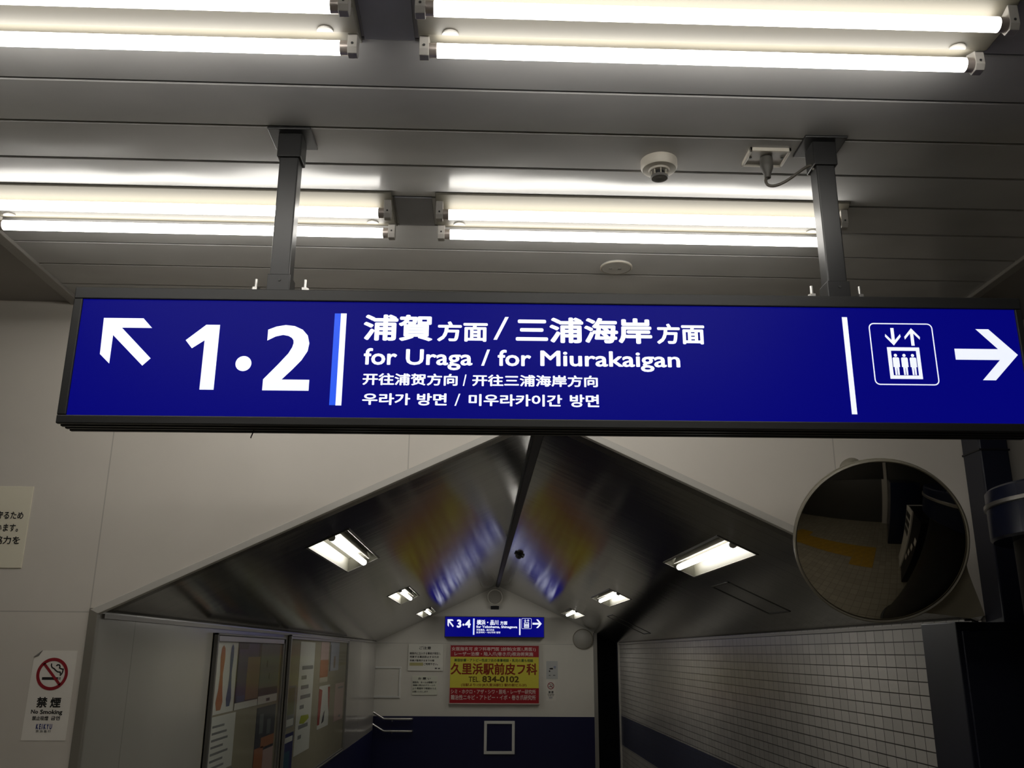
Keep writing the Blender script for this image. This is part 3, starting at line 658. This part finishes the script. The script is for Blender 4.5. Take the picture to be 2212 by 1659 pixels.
bb = jbox(245, 960, 1022, 1545); MB().box(bb[0], bb[2], -.012, 0, bb[1], bb[3]).build('board', ink('pale_green_board', (.80, .80, .68)), nt, .002)
F = Flat()
for tx, b4 in (('お 願 い', (430, 770, 1062, 1125)), ('通路内、ホームは禁煙です', (270, 935, 1172, 1225)), ('喫煙の際は必ずホームの', (285, 895, 1258, 1300)), ('上り喫煙所で喫煙のうえ', (265, 925, 1340, 1392)), ('お願いいたします', (270, 695, 1430, 1480))): F.text(tx, jbox(*b4), .015)
F.build('lettering', K['ink'], nt, fr_y(-.0135))
t = thing('wall_sticker', 'small white sticker with a dark mark, above the small no smoking sticker', 'sticker', (0, yw, E))
p = on(1180, 1428, 'Y', yw); q = on(1205, 1467, 'Y', yw); MB().box(p.x, q.x, -.002, 0, q.z, p.z).build('sheet', ink('bluish_sheet', (.55, .56, .55)), t)
kx = lambda cx, cy: (lambda r: (r.x, r.z))(on(1170+cx/16.6, 1420+cy/16.6, 'Y', yw))
F = Flat(); F.poly([kx(280, 430), kx(280, 400), kx(310, 380), kx(405, 375), kx(405, 435)]); F.disc(*kx(285, 495), .010, 10); F.rect(*kx(255, 655), *kx(320, 635)); F.rect(*kx(410, 655), *kx(490, 635)); F.build('dark_mark', K['ink'], t, fr_y(-.003))
F = Flat(); F.rect(*kx(430, 400), *kx(510, 310)); F.build('blue_mark', ink('pale_blue_ink', (.30, .33, .45)), t, fr_y(-.003))
p = on(1180, 1470, 'Y', yw); q = on(1200, 1513.5, 'Y', yw)
smoke_ban('no_smoking_sticker', 'small no smoking sticker on the far wall, right of the clinic advertisement', (p.x+q.x)/2, yw, E+(p.z+q.z)/2, q.x-p.x, p.z-q.z, False)

def rect_frame(name, label, x0, x1, z0, z1, y, wd, m, dp=.02):
    t = thing(name, label, 'wall frame', ((x0+x1)/2, y, (z0+z1)/2)); hx_, hz = (x1-x0)/2, (z1-z0)/2; b = MB()
    b.box(-hx_, hx_, -dp, 0, hz-wd, hz).box(-hx_, hx_, -dp, 0, -hz, -hz+wd).box(-hx_, -hx_+wd, -dp, 0, -hz+wd, hz-wd).box(hx_-wd, hx_, -dp, 0, -hz+wd, hz-wd)
    b.build('border', K['line_frame'], t, .003); return t
p = on(1046, 1557, 'Y', yw); q = on(1111.5, 1629, 'Y', yw)
t = rect_frame('wall_frame', 'pale square frame on the navy lower part of the far wall', p.x, q.x, q.z+E, p.z+E, yw-.004, .036, K['line_frame'])
MB().box(-(q.x-p.x)/2+.03, (q.x-p.x)/2-.03, -.006, -.001, -(p.z-q.z)/2+.03, (p.z-q.z)/2-.03).build('panel', K['navy'], t)
p = on(867, 1440, 'Y', yw); q = on(867, 1507.5, 'Y', yw)
t = rect_frame('wall_frame', 'pale frame on the far wall half hidden by the left passage wall', p.x-.42, p.x, q.z+E, p.z+E, yw, .024, K['line_frame'])
MB().box(-.19, .19, -.006, 0, -.17, .17).build('panel', K['end'], t)
for zb, zc, lab in ((-.81, -.833, 'upper chrome handrail at the left end of the far wall'), (-.956, -.981, 'lower chrome handrail at the left end of the far wall')):
    t = thing('handrail', lab, 'handrail', (-1.0, yw, E+zc), group='handrails by the far stairs')
    MB().tube([(.135, -.004, 0), (.135, -.045, 0), (.128, -.06, 0), (.10, -.062, 0), (-.22, -.062, 0), (-.235, -.062, .006), (-.36, -.062, .078), (-1.1, -.062, .50)], .015, 12).build('rail', K['steel'], t, smooth=60)
    for xx, zz in ((-.12, 0), (-.75, .295)):
        MB().tube([(xx, -.062, zz-.012), (xx, -.05, zz-.03), (xx, 0, zz-.03)], .007, 8).build('bracket', K['steel'], t, smooth=60)
t = thing('round_wall_fixture', 'round grey fixture with a raised rim at the peak of the far gable', 'wall fixture', (.193, yw, E+.719))
MB().lathe([(0, 0), (.085, 0), (.085, .05), (0, .05)], (0, 0, 0), (0, -1, 0), 40).build('body', ink('fixture_grey', (.33, .31, .27)), t, smooth=40)
MB().lathe([(.088, .0), (.112, .02), (.116, .05), (.104, .062), (.088, .055)], (0, 0, 0), (0, -1, 0), 40).build('rim', ink('fixture_rim', (.62, .59, .52)), t, smooth=50)
MB().box(-.055, .055, -.07, 0, -.163, -.118).build('dark_box', K['black'], t, .004)
MB().box(-.02, .02, -.03, 0, -.12, -.08).build('bracket', K['trim'], t)
t = thing('corner_mirror', 'small convex mirror, reflection painted pale, on the far wall under the right roof slope', 'wall dome', (1.375, yw-.02, E+.185))
MB().lathe([(0, .075), (.05, .070), (.09, .056), (.125, .03)], (0, 0, 0), (-.1, -1, -.25), 40).build('dome', ink('painted_reflection', (.40, .385, .35)), t, smooth=60)  # painted pale in place of the wall reflected in a convex mirror
MB().lathe([(.125, .03), (.135, .03), (.135, .01), (.06, -.0), (0, 0)], (0, 0, 0), (-.1, -1, -.25), 40).build('rim', K['mirror_back'], t, smooth=40)

# ================================================================== DISPLAY CASES WITH POSTERS
def case(label, y0, y1, z0, z1, rim, m_out):
    t = thing('display_case', label, 'display case', (XL, (y0+y1)/2, E+(z0+z1)/2), group='display cases on the left passage wall'); h, v = (y1-y0)/2, (z1-z0)/2
    MB().box(0, .010, -h, h, -v, v).build('pinboard', K['cork'], t)
    fo = MB(); fi = MB(); d = .030
    for b4 in ((-h, h, v-.012, v), (-h, h, -v, -v+.012), (-h, -h+.018, -v, v), (h-.018, h, -v, v)): fo.box(0, d, *b4)
    fo.build('outer_frame', m_out, t, .003)
    for b4 in ((-h+.018, h-.018, v-.012-rim, v-.012), (-h+.018, h-.018, -v+.012, -v+.012+rim), (-h+.018, -h+.018+rim, -v+.012, v-.012), (h-.018-rim, h-.018, -v+.012, v-.012)): fi.box(.0, d-.006, *b4)
    fi.build('inner_frame', K['alu'], t, .002)
    MB().box(d-.012, d-.008, -h+.02, h-.02, -v+.014, v-.014).build('glass', K['glass'], t)
    return t
case('nearer framed display case of posters on the left passage wall', 4.84, 6.55, -.93, .088, .030, K['alu_dark'])
case('farther, longer framed display case of posters on the left passage wall', 6.72, 9.70, -.94, .112, .016, K['alu'])
XB = XL+.0105
def poster(label, y0, y1, z0, z1, base, prints=(), cat='poster'):
    t = thing('poster', label, cat, (XB, (y0+y1)/2, E+(z0+z1)/2), group='posters in the display cases'); W, H = y1-y0, z1-z0
    MB().box(0, .0012, -W/2, W/2, -H/2, H/2).build('sheet', base, t)
    for i, (nm, m, polys) in enumerate(prints):
        F = Flat()
        for pl_ in polys:
            if len(pl_) == 4 and not isinstance(pl_[0], tuple): F.rect((pl_[0]-.5)*W, (pl_[1]-.5)*H, (pl_[2]-.5)*W, (pl_[3]-.5)*H)
            else: F.poly([((a-.5)*W, (b-.5)*H) for a, b in pl_])
        F.build(nm, m, t, fr_x(.0018+.0006*i))
    return t
W_ = ink('poster_white', (.62, .61, .565)); OR = ink('poster_orange', (.38, .13, .045)); BL = ink('poster_blue', (.06, .09, .19)); TEAL = ink('poster_teal', (.13, .15, .15)); DK = ink('poster_dark', (.03, .032, .045))
PU = ink('poster_violet', (.07, .06, .13)); SK = ink('poster_brown', (.22, .14, .09)); YL = ink('poster_lime', (.36, .40, .02)); RD = ink('poster_red', (.32, .04, .03)); PK = ink('poster_pink', (.48, .33, .30)); CR = ink('poster_cream', (.47, .42, .33)); NV = ink('poster_navy', (.012, .016, .11)); LB = ink('poster_light_blue', (.36, .37, .45)); GN = ink('poster_grey', (.20, .20, .20))
def figure(c, w0, y0, y1):        # slender spindle figure
    h = y1-y0; return [(c-w0*.55, y0), (c-w0*.9, y0+h*.12), (c-w0*.5, y0+h*.3), (c-w0*.35, y0+h*.55), (c-w0*.6, y0+h*.8), (c-w0*.45, y0+h*.95), (c, y1), (c+w0*.45, y0+h*.95), (c+w0*.6, y0+h*.8), (c+w0*.35, y0+h*.55), (c+w0*.6, y0+h*.3), (c+w0*.9, y0+h*.12), (c+w0*.5, y0)]
lines = lambda n, a=.1, b=.9, lo=.08, hi=.92, th=.35: [(a, lo+(hi-lo)*i/n, a+(b-a)*(.55+.45*random.random()), lo+(hi-lo)*(i+th)/n) for i in range(n)]
poster('white poster with an orange and a blue slender figure, top left in the nearer case', 4.885, 5.325, -.315, .047, W_, (('orange_figure', OR, [figure(.33, .17, .05, .95)]), ('blue_figure', BL, [figure(.74, .13, .08, .97)])))
poster('white sheet of small print below the orange and blue figures in the nearer case', 4.90, 5.40, -.60, -.325, W_, (('small_print', GN, lines(7)),))
poster('blue sheet at the bottom left of the nearer case', 4.93, 5.42, -.84, -.61, BL, (('pale_band', TEAL, [(0, .75, 1, .9), (.1, .2, .6, .5)]),))
poster('dark violet and brown picture poster in the middle of the top row, nearer case', 5.345, 5.885, -.315, .045, DK, (('brown_picture', SK, [(.42, .12, 1, .78)]), ('violet_picture', PU, [(.02, .15, .42, .9), (.42, .78, .9, 1)]), ('pale_band', W_, [(.0, .0, 1, .10)]), ('blue_marks', BL, [(.05, .11, .4, .2)])))
poster('dull teal poster with a white foot, top right in the nearer case', 5.90, 6.44, -.315, .045, TEAL, (('dark_band', DK, [(0, .14, 1, .26)]), ('white_foot', W_, [(0, 0, 1, .13)]), ('small_mark', DK, [(.42, .03, .6, .08), (.3, .6, .36, .72), (.45, .4, .5, .5)])))
poster('dark poster with an orange lower half, under the teal one in the nearer case', 5.91, 6.44, -.74, -.335, DK, (('orange_half', OR, [(0, .0, .45, .42), (.3, .40, 1, .55)]), ('pink_half', PK, [(.45, 0, 1, .36)]), ('pale_marks', TEAL, [(.15, .62, .35, .9), (.55, .58, .75, .8)])))
poster('tall white text poster with a lime highlight in the farther case', 7.17, 7.80, -.74, .070, W_, (('black_print', GN, [(.18, .13+.088*i, .18+.12+.58*((i*37) % 10)/10+.1, .165+.088*i) for i in range(8) if i != 2]), ('lime_highlight', YL, [[(.22, .27), (.5, .255), (.85, .29), (.8, .325), (.3, .335)]])))
poster('small dull green leaflet by the left edge of the farther case', 6.77, 7.10, -.52, -.24, GN, (('green_field', ink('poster_olive', (.16, .16, .07)), [(.1, .3, .9, .95)]), ('pale_foot', W_, [(.1, .03, .9, .2)])))
poster('dark blue leaflet at the lower left of the farther case', 6.77, 7.12, -.86, -.56, NV, (('teal_picture', ink('poster_deep_teal', (.02, .09, .14)), [(.1, .2, .7, .6)]), ('white_title', W_, [(.1, .8, .9, .92)])))
poster('pink and orange leaflet in the top row, middle of the farther case', 8.10, 8.52, -.255, .080, PK, (('orange_field', OR, [(0, .12, 1, .55)]), ('cream_foot', CR, [(0, 0, 1, .12)])))
poster('red and white leaflet under the pink and orange one in the farther case', 8.12, 8.70, -.63, -.285, W_, (('red_edges', RD, [[(0, .1), (.18, .1), (.3, .9), (0, .95)], [(.8, .95), (1, .95), (1, .3), (.9, .5)]]), ('dark_print', DK, [[(.35, .1), (.55, .14), (.62, .4), (.5, .35)]])))
poster('pale blue leaflet at the top right of the farther case', 8.60, 9.14, -.17, .085, LB, (('dark_edge', DK, [(0, 0, .08, .9)]), ('brown_print', SK, [(.4, .1, .6, .5)])))
poster('pinkish sheet at the right end of the farther case', 9.02, 9.58, -.63, -.29, PK, (('small_print', GN, [(.5, .08, .75, .14), (.3, .85, .9, .9)]),))

# ================================================================== RIGHT SIDE: CABINET, POST, DRUM, MIRROR
t = thing('steel_cabinet', 'navy cabinet at the right edge of the opening, under the large convex mirror', 'cabinet', (1.98, 3.235, 0))
MB().box(-.38, .38, -.125, .125, .03, 1.80).build('body', K['navy_dark'], t, .004)
MB().box(-.36, .36, -.11, .125, 0, .03).build('plinth', K['black'], t)
for s0, s1 in ((-.365, -.004), (.004, .365)):
    dd = MB().box(s0, s1, -.137, -.125, .06, 1.77).build('door', K['navy_dark'], t, .003)
    hx_ = s1-.04 if s0 < 0 else s0+.04
    MB().box(hx_-.008, hx_+.008, -.155, -.137, .95, 1.07).build('handle', K['steel'], dd, .003)
t = thing('wall_post', 'narrow navy post running up the front wall at the right, behind the mirror', 'post', (1.897, 3.30, 1.80))
MB().box(-.055, .055, -.062, .062, 0, ZC+E-1.80).build('shaft', K['navy_dark'], t, .006)
MB().box(-.058, .058, -.065, .062, .622, .628).build('joint_ring', K['black'], t)
t = thing('round_kiosk', 'round navy drum with a silver band at the right edge, beside the large convex mirror', 'kiosk', (1.905, 2.65, 0))
MB().lathe([(.0, E+.495), (.345, E+.495), (.352, E+.488), (.352, E+.452)], seg=72).build('upper_drum', K['navy_blue'], t, smooth=30)
MB().lathe([(.352, E+.452), (.3585, E+.450), (.3585, E+.439), (.352, E+.437)], seg=72).build('silver_band', K['steel'], t, smooth=30)
MB().lathe([(.352, E+.437), (.352, E+.345), (.345, E+.338), (.29, E+.338)], seg=72).build('lower_drum', K['navy_blue'], t, smooth=30)
MB().lathe([(.29, E+.345), (.29, .06), (.32, .05), (.32, 0), (0, 0)], seg=72).build('body', K['black'], t, smooth=30)

MC = Vector((1.326, 3.0, E+.362)); nrm = Vector((-.22, -1, -.42)).normalized(); RM = .277
t = thing('convex_mirror', 'large round convex mirror with a beige hood, in front of the wall at the right', 'mirror', MC)
uax = Vector((1, 0, 0)); uax = (uax-nrm*uax.dot(nrm)).normalized(); vax = nrm.cross(uax); vax = vax if vax.z > 0 else -vax
RS = .80; pr = []
for i in range(19):
    r = RM*.975*i/18; pr.append((r, math.sqrt(RS*RS-r*r)-math.sqrt(RS*RS-(RM*.975)**2)))
MB().lathe(pr, (0, 0, 0), nrm, 96).build('mirror_face', K['mirror'], t, smooth=80)
MB().lathe([(RM*.97, .002), (RM*.985, .008), (RM, .004), (RM, -.018), (RM*.95, -.03), (.10, -.045), (0, -.045)], (0, 0, 0), nrm, 96).build('rim', K['mirror_back'], t, smooth=40)
# hood: round plate drawn out into a corner at the lower right, flared toward the tip
tipw = Vector((1.663, 3.0, E+.095)) - MC; tip = Vector((tipw.dot(uax), tipw.dot(vax)))
hood = MB(); n = 64; ring_o = []; ang_t = math.atan2(tip.y, tip.x); dist = tip.length
for kk in range(n):
    a_ = 2*math.pi*kk/n; da = abs((a_-ang_t+math.pi) % (2*math.pi)-math.pi)
    ba = math.acos(RM/dist); r = RM*1.004
    if da < ba: r = max(r, RM*.998/math.cos(ba-da)*(1-.10*math.sin(math.pi*min(1, da/ba))*1.0))
    ring_o.append((r, a_))
vs = []; fs = []
for r, a_ in ring_o:
    fl = -.012+.0*r; p = uax*(r*math.cos(a_))+vax*(r*math.sin(a_))
    for dpt in (-.010, -.022): vs.append(p+nrm*dpt)
    p2 = uax*(RM*.9*math.cos(a_))+vax*(RM*.9*math.sin(a_))
    for dpt in (-.014, -.026): vs.append(p2+nrm*dpt)
for i in range(n):
    j = (i+1) % n; a4, b4 = i*4, j*4
    fs += [(a4, b4, b4+2, a4+2), (a4+1, a4+3, b4+3, b4+1), (a4, a4+1, b4+1, b4)]
hood.add(vs, fs).build('hood', K['mirror_back'], t, smooth=40)
wp_ = on(1838, 1016, 'Y', YN); wallp = Vector((wp_.x, YN, wp_.z+E))-MC
MB().tube([-nrm*.04, Vector((.0, .20, .10)), wallp], .018, 12).build('wall_arm', K['trim'], t, smooth=60)
MB().lathe([(0, 0), (.045, 0), (.045, .02), (.03, .035), (0, .04)], wallp, (0, -1, 0), 24).build('arm_flange', K['mirror_back'], t, smooth=40)

# ================================================================== BEHIND THE VIEWER (seen in the mirror)
def slab(x0, x1, y0, y1):
    return [(x, y) for x in [x0+.3*i for i in range(round((x1-x0)/.3))] for y in [y0+.3*j for j in range(round((y1-y0)/.3))]]
cells = slab(-1.2, .6, .45, 1.05)+slab(.6, 1.2, .45, 1.35)+slab(-1.8, -1.2, .15, 1.05)
for i, (x, y) in enumerate(cells):
    b_ = MB().box(.003, .297, .003, .297, 0, .004)
    for u in range(3):
        b_.box(.04+u*.09, .075+u*.09, .03, .27, .004, .009)
    b_o = tag(b_.build('tactile_slab', K['yellow'], None, loc=(x, y, 0)), 'yellow ribbed tactile floor slab reflected in the convex mirror', 'paving slab', 'yellow tactile slabs on the hall floor'); b_o['kind'] = 'thing'

struct('pillar', MB().box(1.30, 1.52, -1.5, -1.38, 0, top), K['trim_light'], .004)
t = thing('navy_locker', 'tall navy locker reflected near the middle of the convex mirror', 'locker', (1.95, -.55, 0))
MB().box(-.42, .42, -.75, .75, .04, 2.0).build('body', K['navy_blue'], t, .006)
MB().box(-.40, .42, -.73, .73, 0, .04).build('plinth', K['black'], t)
t = thing('ticket_machine', 'dark machine with a white slotted edge, reflected at the right of the convex mirror', 'machine', (2.18, 1.32, 0))
MB().box(-.30, .30, -.45, .45, .05, 1.55).build('body', K['black'], t, .006)
MB().box(-.28, .30, -.43, .43, 0, .05).build('plinth', K['dark'], t)
ep = MB().box(-.315, .30, -.475, -.45, .05, 1.56).box(-.335, -.30, -.475, -.02, .05, 1.56).build('white_edge', ink('white_console', (.82, .80, .74)), t, .004)
for zz in (.98, 1.16, 1.34): MB().box(-.340, -.334, -.430, -.09, zz, zz+.12).build('slot', K['dark'], ep)
for yy, zz in ((.08, .55), (.16, .75), (.25, .95), (.36, 1.15)): MB().box(-.303, -.299, yy-.055, yy+.055, zz-.055, zz+.055).build('label_patch', K['sticker'], t)
struct('trim_10', MB().box(XR-.0008, XR+.01, 6.772, 6.779, 0, ZE+E-.02), K['trim'])
